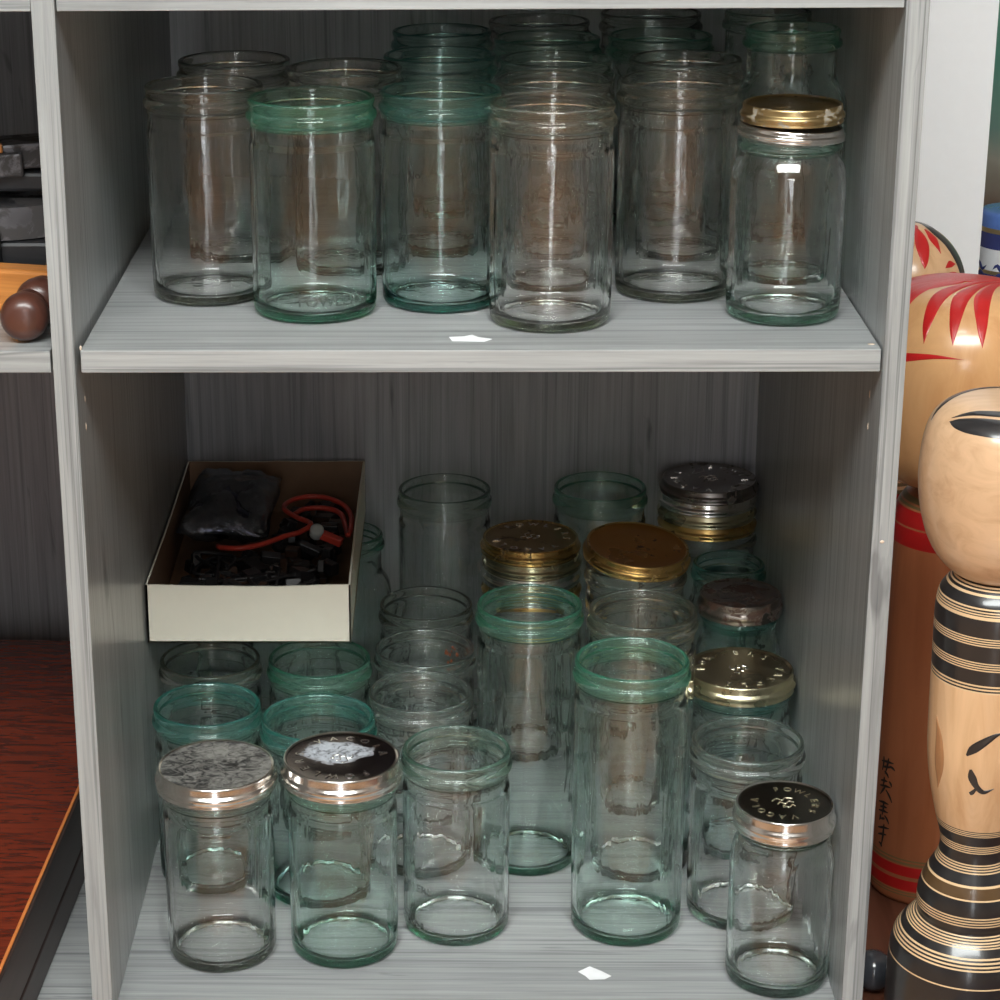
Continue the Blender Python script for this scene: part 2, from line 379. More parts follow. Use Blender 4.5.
# lids ------------------------------------------------------------------------------------------------
def lid_mesh(side, top, r=.0462, tall=.0135):
    """pressed metal lid: flat top with a raised edge, recessed band, rolled bead, flange; z=0 at its lower edge"""
    k = r/.0462; t = tall
    pr = [(0, t-.0012, 1), (.0290*k, t-.0012, 1), (.0420*k, t-.0013, 1), (.0432*k, t-.0010, 0), (.0440*k, t-.0001, 0), (.0447*k, t, 0), (.0454*k, t-.0005, 0), (.0457*k, t-.0018, 0), (.0457*k, t*.62, 0),
          (.0461*k, t*.56, 0), (.0474*k, t*.50, 0), (.0482*k, t*.40, 0), (.0480*k, t*.29, 0), (.0468*k, t*.22, 0), (.0466*k, t*.12, 0), (.0472*k, t*.05, 0), (.0472*k, 0, 0),
          (.0464*k, 0, 0), (.0458*k, t*.2, 0), (.0468*k, t*.4, 0), (.0449*k, t*.60, 0), (.0449*k, t-.0030, 0), (.0, t-.0030, 0)]
    bm = bmesh.new(); lathe(bm, pr, 72)
    return mesh_from(bm, 'lid', [side, top])
def lid_text_mesh(mat, r, start, centre=True, size=.0098):
    bm = bmesh.new(); txt = 'FOWLERS VACOLA  '
    n = len(txt); z = 0
    for i, ch in enumerate(txt):
        if ch == ' ': continue
        a = math.radians(start)-2*PI*i/n
        def fn(v, a=a):
            x, y = v[0], v[1]+r
            return (x*math.cos(a-PI/2)-y*math.sin(a-PI/2), x*math.sin(a-PI/2)+y*math.cos(a-PI/2), v[2]+z)
        add_glyph(bm, ch, size, .0004, fn)
    if centre:      # small illegible script mark in the middle
        for k in range(3):
            pts = spline([(-.008+.002*k, .006-.006*k, 0), (-.003, .0085-.006*k, 0), (0, .0045-.006*k, 0), (.004, .0075-.006*k, 0), (.009-.002*k, .0045-.006*k, 0)], 6)
            tube(bm, pts, .00055, 6)
    return mesh_from(bm, 'embossed_lettering', mat, False)
LT = {'light': lid_text_mesh(LETTER, .0305, 60), 'small': lid_text_mesh(LETTER_GOLD, .0205, 80, True, .0085)}
def jar(x, y, shelf, h, tint, label, kind='straight', sx=1.0, group=None, rot=None, lid=None):
    z = (0 if shelf else ZF)+GAP
    rot = random.uniform(0, 6.28) if rot is None else rot
    me = jar_mesh(kind, h, tint, sx)
    if not lid:
        o = obj('glass_jar', me, (x, y, z), None, (0, 0, rot))
        return tag(o, label, 'jar', group)
    r = empty('lidded_jar', (x, y, z)); tag(r, label, 'jar', group)
    obj('glass_body', me, (0, 0, 0), r, (0, 0, rot))
    side, top, lr, tall, zl, txt, trot, plabel = lid
    l = obj('lid', lid_mesh(side, top, lr, tall), (0, 0, zl), r)
    if plabel: l['label'] = plabel
    if txt: obj('embossed_lettering', LT[txt], (0, 0, tall-.0011), l, (0, 0, trot))
    return r
def wrap_text(parent, text, R, z, size, ang0, name='embossed_lettering'):
    bm = bmesh.new()
    def fn(v):
        a = ang0+v[0]/R; rr = R+.0002+(v[2]+.0003)*1.0
        return (rr*math.cos(a), rr*math.sin(a), z+v[1])
    add_glyph(bm, text, size, .0003, fn)
    return obj(name, mesh_from(bm, name, RELIEF, False), (0, 0, 0), parent, (0, 0, -parent.rotation_euler.z))

GU = 'open preserving jars on the upper shelf'
H = .158
# upper shelf, front row then rows behind
jar(-.201, .161, 1, .159, 'olive', 'faintly olive clear jar at the left end of the upper shelf front row', group=GU, sx=.985)
j = jar(-.119, .113, 1, .1575, 'green', 'pale green jar with raised letters at its foot, second from left on the upper shelf', group=GU, sx=1.03)
wrap_text(j, 'FOWLERS', .0456, .0135, .0115, -PI/2+.34)
j = jar(-.026, .140, 1, .158, 'teal', 'strong teal jar in the upper shelf front row, right of the pale green one', group=GU)
wrap_text(j, 'No', .0444, .100, .008, -PI/2-.45)
jar(.053, .085, 1, .158, 'olive', 'foremost clear jar with neck rings, in the middle of the upper shelf', group=GU, sx=.998)
jar(.150, .169, 1, .160, 'olive', 'clear smoky jar in the upper shelf front row beside the gold-capped jar', group=GU, sx=1.01)
jar(-.190, .287, 1, H, 'olive', 'dark-rimmed clear jar behind the leftmost jar of the upper shelf', group=GU)
jar(-.101, .246, 1, H, 'olive', 'clear jar seen just behind the pale green jar with raised letters', group=GU, sx=1.01)
jar(-.028, .308, 1, H, 'teal', 'teal jar directly behind the front teal jar on the upper shelf', group=GU, sx=1.01)
jar(-.027, .443, 1, H, 'teal', 'dark teal jar third in the file behind the front teal jar', group=GU, sx=.95)
jar(.058, .184, 1, H, 'olive', 'clear jar with a dark rim directly behind the foremost middle jar', group=GU, sx=.99)
jar(.064, .285, 1, H, 'pale', 'pale thick-rimmed jar third in the middle file of the upper shelf', group=GU)
jar(.061, .399, 1, H, 'green', 'greenish jar fourth in the middle file of the upper shelf', group=GU)
jar(.058, .502, 1, H, 'olive', 'black-rimmed jar at the very back of the middle file, under the shelf above', group=GU)
jar(.165, .283, 1, H, 'olive', 'dark-rimmed jar right behind the smoky jar of the upper front row', group=GU)
jar(.156, .410, 1, H, 'green', 'dark green jar second behind the smoky jar of the upper front row', group=GU, sx=.99)
jar(.157, .520, 1, .162, 'olive', 'dark jar in the back corner behind the dark green one, mostly under the shelf above', group=GU)
jar(.236, .200, 1, .193, 'green', 'tall necked green jar standing open behind the gold-capped jar', (.0432, .0335, .0372, .040))
jar(.2365, .345, 1, .186, 'pale', 'shadowed necked jar at the back right corner of the upper shelf', (.0420, .0335, .0368, .038))
# small jar with two loose caps
r = jar(.223, .0985, 1, .136, 'pale', 'small shouldered clear jar capped with a grey ring under a gold lid', (.0413, .0335, .0372, .016), lid=(SILVER, DULL, .0372, .0085, .1305, None, 0, 'tilted dull grey cap ring'))
[c for c in r.children if c.name.startswith('lid')][0].rotation_euler = (0, math.radians(3.0), 0)
bm = bmesh.new(); o = obj('jar_lid', lid_mesh(metal('aged_gold_side', (.50,.36,.17), .3, patch=(.30,.27,.22), amount=.56, pscale=90), GOLD_TOP, .0355, .0125), (.2235, .0985, GAP+.1418)); bm.free()
tag(o, 'small gold lid resting on the grey ring of the upper shelf capped jar', 'lid')

GL = 'open preserving jars on the bottom of the unit'
# front row of the lower bay
LL = (SILVER, MOTTLED, .0468, .0165, .1480, None, 0, 'silver lid with mottled grey and black top')
jar(-.205, .104, 0, .158, 'olive', 'clear jar with mottled black-and-white lid at the lower front left', lid=LL, sx=.985)
LL = (SILVER, PEELED, .0468, .0185, .1500, 'light', math.radians(246), 'silver lid with dark lettered top and white peeling patch')
jar(-.106, .111, 0, .159, 'green', 'greenish jar whose dark lettered lid has a white peeling patch', lid=LL, sx=.985)
j = jar(-.015, .146, 0, .159, 'pale', 'open pale jar with raised letters low on its left, in the lower front row', group=GL, sx=.985)
wrap_text(j, 'FOWLERS', .0437, .045, .0095, PI+.62); wrap_text(j, 'VACOLA', .0437, .012, .009, PI+.55)
jar(.047, .263, 0, .2376, 'green', 'tall green open jar standing behind the front row, left of the frontmost tall one', group=GL)
jar(.125, .148, 0, .2367, 'green', 'frontmost tall green jar with a bright green rim', group=GL, sx=1.025)
jar(.223, .171, 0, .155, 'clear', 'clear open jar right of the frontmost tall green jar', group=GL, sx=1.03)
LL = (SILVER, DARKTIN, .0384, .0185, .1335, 'small', math.radians(20), 'silver lid with dark top and raised letters')
jar(.2390, .066, 0, .142, 'pale', 'small shouldered jar with dark lettered lid at the lower front right corner', (.0404, .0330, .0366, .016), lid=LL)
# left block
jar(-.2255, .232, 0, H, 'teal', 'teal-rimmed jar directly behind the mottled lid jar', group=GL, sx=1.02)
jar(-.130, .207, 0, H, 'teal', 'teal-rimmed jar directly behind the dark lid with white patch', group=GL, sx=1.07)
jar(-.2325, .329, 0, H, 'olive', 'smoky olive-rimmed jar under the front left of the cream box', group=GL, sx=1.0)
jar(-.136, .331, 0, H, 'green', 'bright green-rimmed jar under the front right of the cream box', group=GL, sx=1.02)
jar(-.0455, .2595, 0, H, 'clear', 'clear jar directly behind the open pale lettered jar of the lower front row', group=GL)
jar(-.043, .353, 0, H, 'clear', 'clear jar with a rust blot inside, right of the bright green rim', group=GL, sx=1.0)
jar(-.043, .446, 0, .163, 'olive', 'dim clear jar behind the one with the rust blot', group=GL, sx=.97)
jar(-.026, .545, 0, .2415, 'pale', 'tall jar against the back panel, left of the gold lid stack', group=GL)
jar(.1235, .549, 0, .242, 'green', 'tall green jar against the back panel, behind the gold and amber lids', group=GL)
jar(.1415, .252, 0, .237, 'olive', 'tall clear jar with a brownish rim behind the frontmost tall green jar', group=GL, sx=1.02)
# jars that carry the box
jar(-.121, .543, 0, .1965, 'green', 'narrow-necked green jar at the right edge of the cream box', (.0432, .0335, .0372, .040))
jar(-.226, .520, 0, .1965, 'green', 'narrow-necked jar hidden under the back left of the cream box', (.0432, .0335, .0372, .040))
jar(-.165, .432, 0, .1965, 'pale', 'narrow-necked jar hidden under the middle of the cream box', (.0432, .0335, .0372, .040))
# right file
LL = (BRASS, BRASS, .0464, .0165, .1490, 'light', math.radians(120), 'tarnished brass lid with raised letters')
jar(.2304, .292, 0, .159, 'teal', 'teal jar under a wide tarnished brass lid, by the right side panel', lid=LL)
LL = (RUSTY, RUSTY, .0368, .0175, .1790, None, 0, 'rusty dark lid')
jar(.2405, .388, 0, .187, 'teal', 'necked teal jar with a small rusty lid behind the brass lid', (.0388, .0325, .0355, .030), lid=LL)
jar(.2408, .480, 0, .190, 'teal', 'small-mouthed open teal jar behind the rusty lid', (.0385, .0325, .0355, .030))
# stacks of loose lids
def stack(x, y, z, mats, pitch, grp, labels, r=.0455):
    for i, (mt, lb) in enumerate(zip(mats, labels)):
        o = obj('jar_lid', lid_mesh(mt, GOLD_TOP if mt is GOLD else mt, r, pitch-.0004), (x+random.uniform(-.0012, .0012), y+random.uniform(-.0012, .0012), z+i*pitch))
        tag(o, lb, 'lid', grp)
    return o
jar(.0555, .486, 0, H, 'olive', 'jar carrying the stack of gold lids', group=None)
o = stack(.0555, .486, ZF+H+2*GAP, [GOLD, SILVER, BRASS, GOLD], .0140, 'gold lid stack left of centre', ['gold lid at the bottom of the left stack, just above its jar', 'silver lid second from the bottom of the left gold stack', 'tarnished lid third from the bottom of the left gold stack', 'gold lid on top of the left stack, its top catching light'])
obj('embossed_lettering', LT['light'], (0, 0, .0126), o, (0, 0, 1.2))
jar(.2315, .5645, 0, .197, 'olive', 'jar in the back right corner carrying a lid stack')
o = stack(.2285, .5605, ZF+.197+2*GAP, [GOLD, BRASS, SILVER, DULL], .0124, 'dark-topped lid stack in the back right corner', ['gold lid at the bottom of the back right corner stack', 'olive-grey lid second from the bottom in the back right corner stack', 'bright silver lid third from the bottom in the back right corner stack', 'dull dark lid with faint letters topping the back right corner stack'], .0460)
obj('embossed_lettering', LT['light'], (0, 0, .0110), o, (0, 0, .4))
jar(.145, .377, 0, .230, 'olive', 'tall jar carrying the tilted amber lid')
o = obj('jar_lid', lid_mesh(GOLD, BROWN_GOLD, .0462, .0135), (.145, .376, ZF+.2350), None, (math.radians(6), math.radians(5), 0))
tag(o, 'amber-topped gold lid sitting tilted on a tall jar, right of the gold stack', 'lid')

# ------------------------------------------------------------------ card box and what lies in it
BX0, BX1, BY0, BY1, BZ0, BZ1 = -.2785, -.1045, .272, .600, ZF+.1973, ZF+.2505
bx = empty('card_box', ((BX0+BX1)/2, (BY0+BY1)/2, BZ0)); tag(bx, 'open cream cardboard box resting on jars at the left of the lower bay', 'box')
def wall_sheet(name, p0, p1, t, bow=0, sag=0):
    """upright card sheet from p0 to p1 (x,y), cream outside, brown inside, with a slightly wavy top edge"""
    bm = bmesh.new(); n = 14; a, b = Vector((*p0, 0)), Vector((*p1, 0)); d = (b-a).normalized(); nn = Vector((-d.y, d.x, 0))
    rows = []
    for i in range(n+1):
        u = i/n; p = a+(b-a)*u+nn*(bow*math.sin(PI*u)); top = (BZ1-BZ0)+sag*math.sin(PI*u)+random.uniform(-.0004, .0004)
        rows.append([bm.verts.new(p+Vector((0, 0, .0))), bm.verts.new(p+Vector((0, 0, top))), bm.verts.new(p+nn*t+Vector((0, 0, top))), bm.verts.new(p+nn*t)])
    for i in range(n):
        q, r2 = rows[i], rows[i+1]
        for k in range(4):
            f = bm.faces.new((q[k], q[(k+1) % 4], r2[(k+1) % 4], r2[k])); f.material_index = 1 if k == 2 else 0
    bm.faces.new(rows[0]); bm.faces.new(rows[-1])
    return obj(name, mesh_from(bm, name, [CARD_OUT, CARD_IN], False), (0, 0, 0), bx)
hx, hy, t = (BX1-BX0)/2, (BY1-BY0)/2, .0016
wall_sheet('front_side', (-hx, -hy), (hx, -hy), t, 0, -.0018)
wall_sheet('right_side', (hx, -hy), (hx, hy), t, .0008, .0)
wall_sheet('back_side', (hx, hy), (-hx, hy), t)
wall_sheet('left_side', (-hx, hy), (-hx, -hy), t, .001)
bm = bmesh.new(); box_bm(bm, -hx, hx, -hy, hy, 0, .0014); obj('base_sheet', mesh_from(bm, 'base_sheet', CARD_IN, False), (0, 0, 0), bx)
# jumble of dark bits: nobody could count it
bm = bmesh.new(); zc = BZ0+.002
for k in range(260):
    w, l, hh = random.uniform(.006, .016), random.uniform(.008, .022), random.uniform(.006, .014)
    x, y, z = random.uniform(BX0+.024, BX1-.022), random.uniform(BY0+.022, BY1-.03), zc+random.uniform(.008, .024)
    if x < -.178 and y > .42: continue
    b2 = bmesh.new(); box_bm(b2, -w/2, w/2, -l/2, l/2, -hh/2, hh/2, .001, 1 if random.random() < .3 else 0)
    M = Matrix.Translation((x, y, z)) @ Matrix.Rotation(random.uniform(0, 6.28), 4, 'Z') @ Matrix.Rotation(random.uniform(-.5, .5), 4, 'X')
    bmesh.ops.transform(b2, matrix=M, verts=b2.verts); tmp = bpy.data.meshes.new('bits'); b2.to_mesh(tmp); b2.free(); bm.from_mesh(tmp); bpy.data.meshes.remove(tmp)
for k in range(14):
    c = [(random.uniform(BX0+.02, BX1-.02), random.uniform(BY0+.02, .415), zc+random.uniform(.012, .030)) for _ in range(5)]
    tube(bm, spline(c, 8), .0018, 6)
o = obj('jumbled_parts', mesh_from(bm, 'jumbled_parts', [BLACK_PLASTIC, DARK_BROWN_PLASTIC], False)); tag(o, 'jumble of black and brown cable and plug parts filling the cream box', 'parts', kind='stuff')
# plastic bag with black packet
m, nt, out = newmat('clear_crinkled_plastic')
tr = N(nt, 'ShaderNodeBsdfTransparent'); gl_ = N(nt, 'ShaderNodeBsdfGlossy'); gl_.inputs['Roughness'].default_value = .16; gl_.inputs[0].default_value = (.95,.97,1,1)
lw = N(nt, 'ShaderNodeFresnel'); lw.inputs[0].default_value = 2.0; mx = N(nt, 'ShaderNodeMixShader'); hz = N(nt, 'ShaderNodeBsdfDiffuse'); hz.inputs[0].default_value = (.62,.65,.72,1); m0 = N(nt, 'ShaderNodeMixShader'); m0.inputs[0].default_value = .055; nt.links.new(tr.outputs[0], m0.inputs[1]); nt.links.new(hz.outputs[0], m0.inputs[2])  # faint pale diffuse colour mixed in stands in for sheen on the film
nt.links.new(lw.outputs[0], mx.inputs[0]); nt.links.new(m0.outputs[0], mx.inputs[1]); nt.links.new(gl_.outputs[0], mx.inputs[2]); nt.links.new(mx.outputs[0], out.inputs[0])
n1 = noise(nt, coords(nt, (45, 45, 70)), 1, 4, .6, 1.2); bp = N(nt, 'ShaderNodeBump'); bp.inputs['Strength'].default_value = 1; bp.inputs['Distance'].default_value = .006
nt.links.new(n1, bp.inputs['Height'])
for q in (gl_, lw): nt.links.new(bp.outputs[0], q.inputs['Normal'])
BAG = m
def pillow(w, l, h, cr, seed, nx=22, ny=22):
    rnd = random.Random(seed); bm = bmesh.new(); g = {}
    ph = [rnd.uniform(0, 6.28) for _ in range(6)]
    for s in (1, -1):
        for i in range(nx+1):
            for jx in range(ny+1):
                u, v = i/nx*2-1, jx/ny*2-1
                edge = i in (0, nx) or jx in (0, ny)
                if s == -1 and edge: g[s, i, jx] = g[1, i, jx]; continue
                f = (max(0, 1-abs(u)**3.0)*max(0, 1-abs(v)**3.0))**.6
                z = s*h/2*f+cr*f*(math.sin(6*u+ph[0]+3*v)*.5+math.sin(9*v-4*u+ph[1])*.4+math.sin(15*u+11*v+ph[2])*.25)
                g[s, i, jx] = bm.verts.new((u*w/2*(1+.03*math.sin(5*v+ph[3])), v*l/2*(1+.03*math.sin(4*u+ph[4])), z))
        for i in range(nx):
            for jx in range(ny): bm.faces.new((g[s, i, jx], g[s, i+1, jx], g[s, i+1, jx+1], g[s, i, jx+1]))
    return bm
PACK = metal('dark_navy_foil', (.07,.075,.11), .16)
bg = empty('plastic_bag', (-.2275, .500, BZ0+.0400)); bg.rotation_euler = (math.radians(7), math.radians(2), math.radians(-3))
tag(bg, 'crinkled clear plastic bag around a navy-black packet in the cream box', 'bag')
obj('black_packet', mesh_from(pillow(.078, .110, .030, .006, 3), 'black_packet', PACK), (0, 0, 0), bg)
obj('clear_film', mesh_from(pillow(.083, .122, .037, .008, 5), 'clear_film', BAG), (0, .004, .0015), bg)
bm = bmesh.new()
for k in range(5):
    a = k*1.25; lathe(bm, [(0, 0), (.0035+.0006*k, .002), (.0018, .006), (.005, .011), (.0, .0112)], 7, 0, Matrix.Translation((.003*math.cos(a), .003*math.sin(a), 0)) @ Matrix.Rotation(.4, 4, (math.cos(a), math.sin(a), 0)))
obj('gathered_neck', mesh_from(bm, 'gathered_neck', BAG, False), (-.016, .056, .000), bg)
# red cable
ZB = BZ0
Zc = ZB+.041
c = [(-.2300, .404, Zc-.003), (-.2254, .393, Zc), (-.2087, .386, Zc+.002), (-.1898, .396, Zc+.002), (-.1704, .414, Zc+.003), (-.1571, .422, Zc+.004), (-.1480, .438, Zc+.006), (-.1637, .463, Zc+.004), (-.1760, .488, Zc+.003), (-.1725, .511, Zc+.002), (-.1589, .523, Zc+.002), (-.1398, .522, Zc+.002), (-.1215, .504, Zc+.001), (-.1130, .477, Zc), (-.1115, .445, Zc), (-.1135, .425, Zc), (-.1170, .455, Zc-.003), (-.1235, .488, Zc-.002), (-.1388, .500, Zc-.001), (-.1574, .495, Zc), (-.1660, .480, Zc)]
cb = empty('red_cable', (-.14, .43, ZB+.04)); tag(cb, 'looped red cable with a grey plug, lying in the right of the cream box', 'cable')
bm = bmesh.new(); tube(bm, [Vector(p)-Vector((-.14, .43, ZB+.04)) for p in spline(c, 10)], .0024, 10)
obj('red_cord', mesh_from(bm, 'red_cord', RED_RUBBER), (0, 0, 0), cb)
bm = bmesh.new(); lathe(bm, chaikin([(0, -.006), (.0058, -.006), (.0064, .002), (.0062, .006), (0, .0064)], 1), 20)
obj('grey_plug', mesh_from(bm, 'grey_plug', GREY_PLASTIC), (-.001, -.022, .010), cb, (math.radians(38), .2, 0))
bm = bmesh.new(); box_bm(bm, -.011, .011, -.004, .004, -.0035, .0035, .001)
obj('red_plug', mesh_from(bm, 'red_plug', RED_RUBBER, False), (.012, -.024, .005), cb, (.1, .3, -.3))

# ------------------------------------------------------------------ scraps of paper
def scrap(x, y, z, pts, label):
    bm = bmesh.new(); n = len(pts)
    a = [bm.verts.new((p[0], p[1], .0004+(p[2] if len(p) > 2 else 0))) for p in pts]; b_ = [bm.verts.new((p[0], p[1], .0001+(p[2] if len(p) > 2 else 0))) for p in pts]
    bm.faces.new(a); bm.faces.new(b_[::-1])
    for i in range(n): bm.faces.new((a[i], b_[i], b_[(i+1) % n], a[(i+1) % n]))
    tag(obj('paper_scrap', mesh_from(bm, 'paper_scrap', PAPER, False), (x, y, z)), label, 'paper scrap')
scrap(-.0053, .029, .0002, [(-.0148, .006), (-.004, .0075), (.0015, .010, .0006), (.006, .005), (.0155, .0005), (.010, -.0065), (-.003, -.005), (-.0125, -.0045)], 'torn white paper scrap on the upper shelf edge before the teal jar')
scrap(.0945, .0635, ZF+.0002, [(-.0125, .0035), (-.003, .0095, .0012), (.006, .0045), (.0135, -.003), (.008, -.0075), (-.004, -.0085), (-.007, -.003)], 'torn white paper scrap on the bottom panel before the tall green jar')
# rust blot stuck inside a jar is part of that jar
bm = bmesh.new()
for k in range(16):
    a = math.radians(52+random.uniform(-11, 11)); r = .0398; z = .134+random.uniform(-.012, .012)
    bmesh.ops.create_icosphere(bm, subdivisions=1, radius=random.uniform(.0010, .0026), matrix=Matrix.Translation((r*math.cos(a), r*math.sin(a), z)) @ Matrix.Diagonal((.6, 1, 1.2, 1)))
for o in list(COL.objects):
    if o.get('label', '').startswith('clear jar with a rust blot'): RJ = o
o = obj('rust_blot', mesh_from(bm, 'rust_blot', plain('rust_crust', (.25,.07,.025), .9)), (0, 0, 0), RJ, (0, 0, -RJ.rotation_euler.z))

# ------------------------------------------------------------------ wooden dolls on the right
def banded(prof, bands, default, dz=.0025):
    """subdivide a (r,z) profile (top to bottom) and give each step the material of the band it lies in"""
    P = chaikin(prof, 2); cuts = sorted({z for b in bands for z in b[:2]}, reverse=True); out = []
    for i in range(len(P)-1):
        (r0, z0), (r1, z1) = P[i], P[i+1]
        cs = [z for z in cuts if min(z0, z1) < z < max(z0, z1)] if z1 < z0 else []
        seq = [(r0, z0)]+[(r0+(r1-r0)*(z-z0)/(z1-z0), z) for z in cs]
        for k, (r, z) in enumerate(seq):
            zn = seq[k+1][1] if k+1 < len(seq) else z1
            zm = (z+zn)/2; mi = default
            for b in bands:
                if b[1] <= zm <= b[0]: mi = b[2]
            out.append((r, z, mi))
    out.append((*P[-1], default)); return out
def r_at(prof, z):
    P = prof
    for i in range(len(P)-1):
        if min(P[i][1], P[i+1][1]) <= z <= max(P[i][1], P[i+1][1]) and P[i][1] != P[i+1][1]:
            u = (z-P[i][1])/(P[i+1][1]-P[i][1]); return P[i][0]+u*(P[i+1][0]-P[i][0])
    return P[0][0]
def arc_table(prof):
    P = chaikin(prof, 2); s = [0]
    for i in range(1, len(P)): s.append(s[-1]+math.hypot(P[i][0]-P[i-1][0], P[i][1]-P[i-1][1]))
    return P, s
def on_prof(tab, t):
    P, s = tab; t = max(0, min(s[-1], t))
    for i in range(len(P)-1):
        if s[i+1] >= t:
            u = (t-s[i])/max(1e-9, s[i+1]-s[i]); r = P[i][0]+u*(P[i+1][0]-P[i][0]); z = P[i][1]+u*(P[i+1][1]-P[i][1])
            dr, dz = P[i+1][0]-P[i][0], P[i+1][1]-P[i][1]; L = math.hypot(dr, dz)
            return r, z, (-dz/L, dr/L)
    return P[-1][0], P[-1][1], (1, 0)
def stroke(bm, tab, line, mat, lift=.0005, n=60, m=6):
    """a brush stroke lying on a turned surface: line = [(angle deg, arc length from the top, half width)], pointed where the width is 0"""
    L = spline([(math.radians(a)*.1, s, w) for a, s, w in line], max(3, n//max(1, len(line)-1)))
    rows = []
    for i, p in enumerate(L):
        q0, q1 = L[max(0, i-1)], L[min(len(L)-1, i+1)]
        r, _, _ = on_prof(tab, p.y); r = max(r, .006)
        tx, ty = (q1.x-q0.x)*10*r, q1.y-q0.y; l = math.hypot(tx, ty) or 1
        nx, ny = -ty/l, tx/l; row = []
        for k in range(m+1):
            o_ = (k/m*2-1)*max(p.z, .00005); a = p.x*10+nx*o_/r; s_ = p.y+ny*o_
            rr, z, nn = on_prof(tab, s_); e = lift*(1 if 0 < k < m else .15)
            rr += nn[0]*e; z += nn[1]*e
            row.append(bm.verts.new((rr*math.cos(a), rr*math.sin(a), z)))
        rows.append(row)
    for i in range(len(rows)-1):
        for k in range(m):
            f = bm.faces.new((rows[i][k], rows[i][k+1], rows[i+1][k+1], rows[i+1][k])); f.material_index = mat; f.smooth = True
def stroke_uv(bm, tab, line, mat, **k):
    """the same with the line given on the crown's flattened plan (u, v, half width), unwrapped to angle and distance"""
    out = []; prev = None
    for p in spline(line, 6):
        a = math.degrees(math.atan2(p.y, p.x)); s_ = math.hypot(p.x, p.y)
        if prev is not None:
            while a-prev > 180: a -= 360
            while a-prev < -180: a += 360
        prev = a; out.append((a, s_, p.z))
    stroke(bm, tab, out, mat, **k)
DZ = -.552   # top of the brown board the dolls stand on
panel_b = panel('display_board', .2975, .95, -.42, .645, FLOOR_Z, DZ-.0002, BROWN_BOARD)
tag(panel_b, 'dark red-brown board on the floor beside the shelf unit, under the dolls', 'board')
# front doll
k1 = empty('wooden_doll', (.3706, 0, DZ)); tag(k1, 'pale wooden doll with black striped neck and foot, standing frontmost right of the shelves', 'wooden doll')
head = [(0, -.0340), (.018, -.0342), (.038, -.0365), (.0520, -.0455), (.0582, -.0620), (.0602, -.0850), (.0597, -.1000), (.0570, -.1200), (.0495, -.1430), (.0370, -.1590), (.0260, -.1655), (.012, -.1690), (0, -.1700)]
bm = bmesh.new(); lathe(bm, [(r, z-DZ, 0) for r, z in chaikin(head, 2)], 80)
ht = arc_table([(r, z-DZ) for r, z in head])
stroke(bm, ht, [(-158, .050, .0), (-140, .0385, .0030), (-110, .034, .0040), (-70, .034, .0040), (-40, .039, .003), (-18, .052, 0)], 1)
stroke(bm, ht, [(-157, .0530, .0), (-150, .0520, .0036), (-138, .0505, .0062), (-122, .0490, .0076), (-96, .0490, .0078), (-70, .050, .0068), (-45, .054, .0)], 1)
stroke(bm, ht, [(178, .060, .0), (166, .046, .003), (140, .036, .0035), (100, .030, .002), (90, .03, 0)], 1)
obj('head', mesh_from(bm, 'head', [HEAD_WOOD, BLACK_PAINT]), (0, 0, 0), k1)
def yz(y):   # height of a band on the front doll from its measured rows
    T_ = [(570,-.1615),(578,-.1685),(590,-.1777),(605,-.1893),(640,-.2165),(690,-.2560),(740,-.2961),(780,-.3286),(815,-.3574),(830,-.3698),(842,-.3798),(855,-.3907),(868,-.4016),(880,-.4118),(895,-.4245),(910,-.4373),(920,-.4458),(925,-.4501),(935,-.4587),(945,-.4674),(960,-.4804),(1000,-.5154)]
    for (a, b_), (c_, d) in zip(T_, T_[1:]):
        if a <= y <= c_: return b_+(d-b_)*(y-a)/(c_-a)
    return T_[-1][1]
body = [(0, -.1600), (.020, -.1605), (.0300, -.1650), (.0360, -.1720), (.0395, -.1775), (.0412, -.1860), (.0417, -.1950), (.0413, -.2165), (.0408, -.2560), (.0403, -.2850), (.0396, -.3050), (.0365, -.3290), (.0300, -.3574), (.0262, -.3698), (.0248, -.3780), (.0258, -.3890), (.0320, -.4000), (.0374, -.4118), (.0393, -.4230), (.0388, -.4330), (.0372, -.4380), (.0420, -.4410), (.0475, -.4475), (.0535, -.4560), (.0562, -.4660), (.0572, -.4800), (.0575, -.5100), (.0575, DZ+.004), (.0570, DZ+.001), (.0550, DZ+.0003), (0, DZ+.0003)]
bands = [(-.15, yz(672), 1)]
def lines(y0, y1, n):
    st = (y1-y0)/(2*n-1)
    for i in range(n): bands.append((yz(y0+2*i*st), yz(y0+(2*i+1)*st), 2))
lines(572, 577, 3); lines(579, 581, 1); lines(590, 591.5, 1); lines(593, 596.6, 2); lines(597.6, 600.6, 1); lines(618, 626, 4); lines(642, 650, 4); lines(664, 672, 3)
bands.append((yz(814), -.6, 1)); lines(815, 820, 3); lines(831, 838.5, 4); lines(849, 857, 4); lines(866, 868, 1); bands.append((yz(868), yz(877), 3)); lines(877, 878.4, 1); lines(893, 902, 4)
lines(911, 919, 5); lines(925, 935, 4); lines(950, 951.3, 1)
bp = banded(body, bands, 0)
bm = bmesh.new(); lathe(bm, [(r, z-DZ, mi) for r, z, mi in bp], 80)
bt = arc_table([(r, z-DZ) for r, z in body])
def s_of(tab, z):
    P, s = tab; best = min(range(len(P)), key=lambda i: abs(P[i][1]-z) if P[i][0] > .02 and i < len(P)-6 else 9); return s[best]
s0 = s_of(bt, -.290-DZ)
stroke(bm, bt, [(-119, s0-.001, .0008), (-113, s0-.0065, .0032), (-103, s0-.013, .0030), (-92, s0-.019, .0016), (-84, s0-.021, 0)], 1)
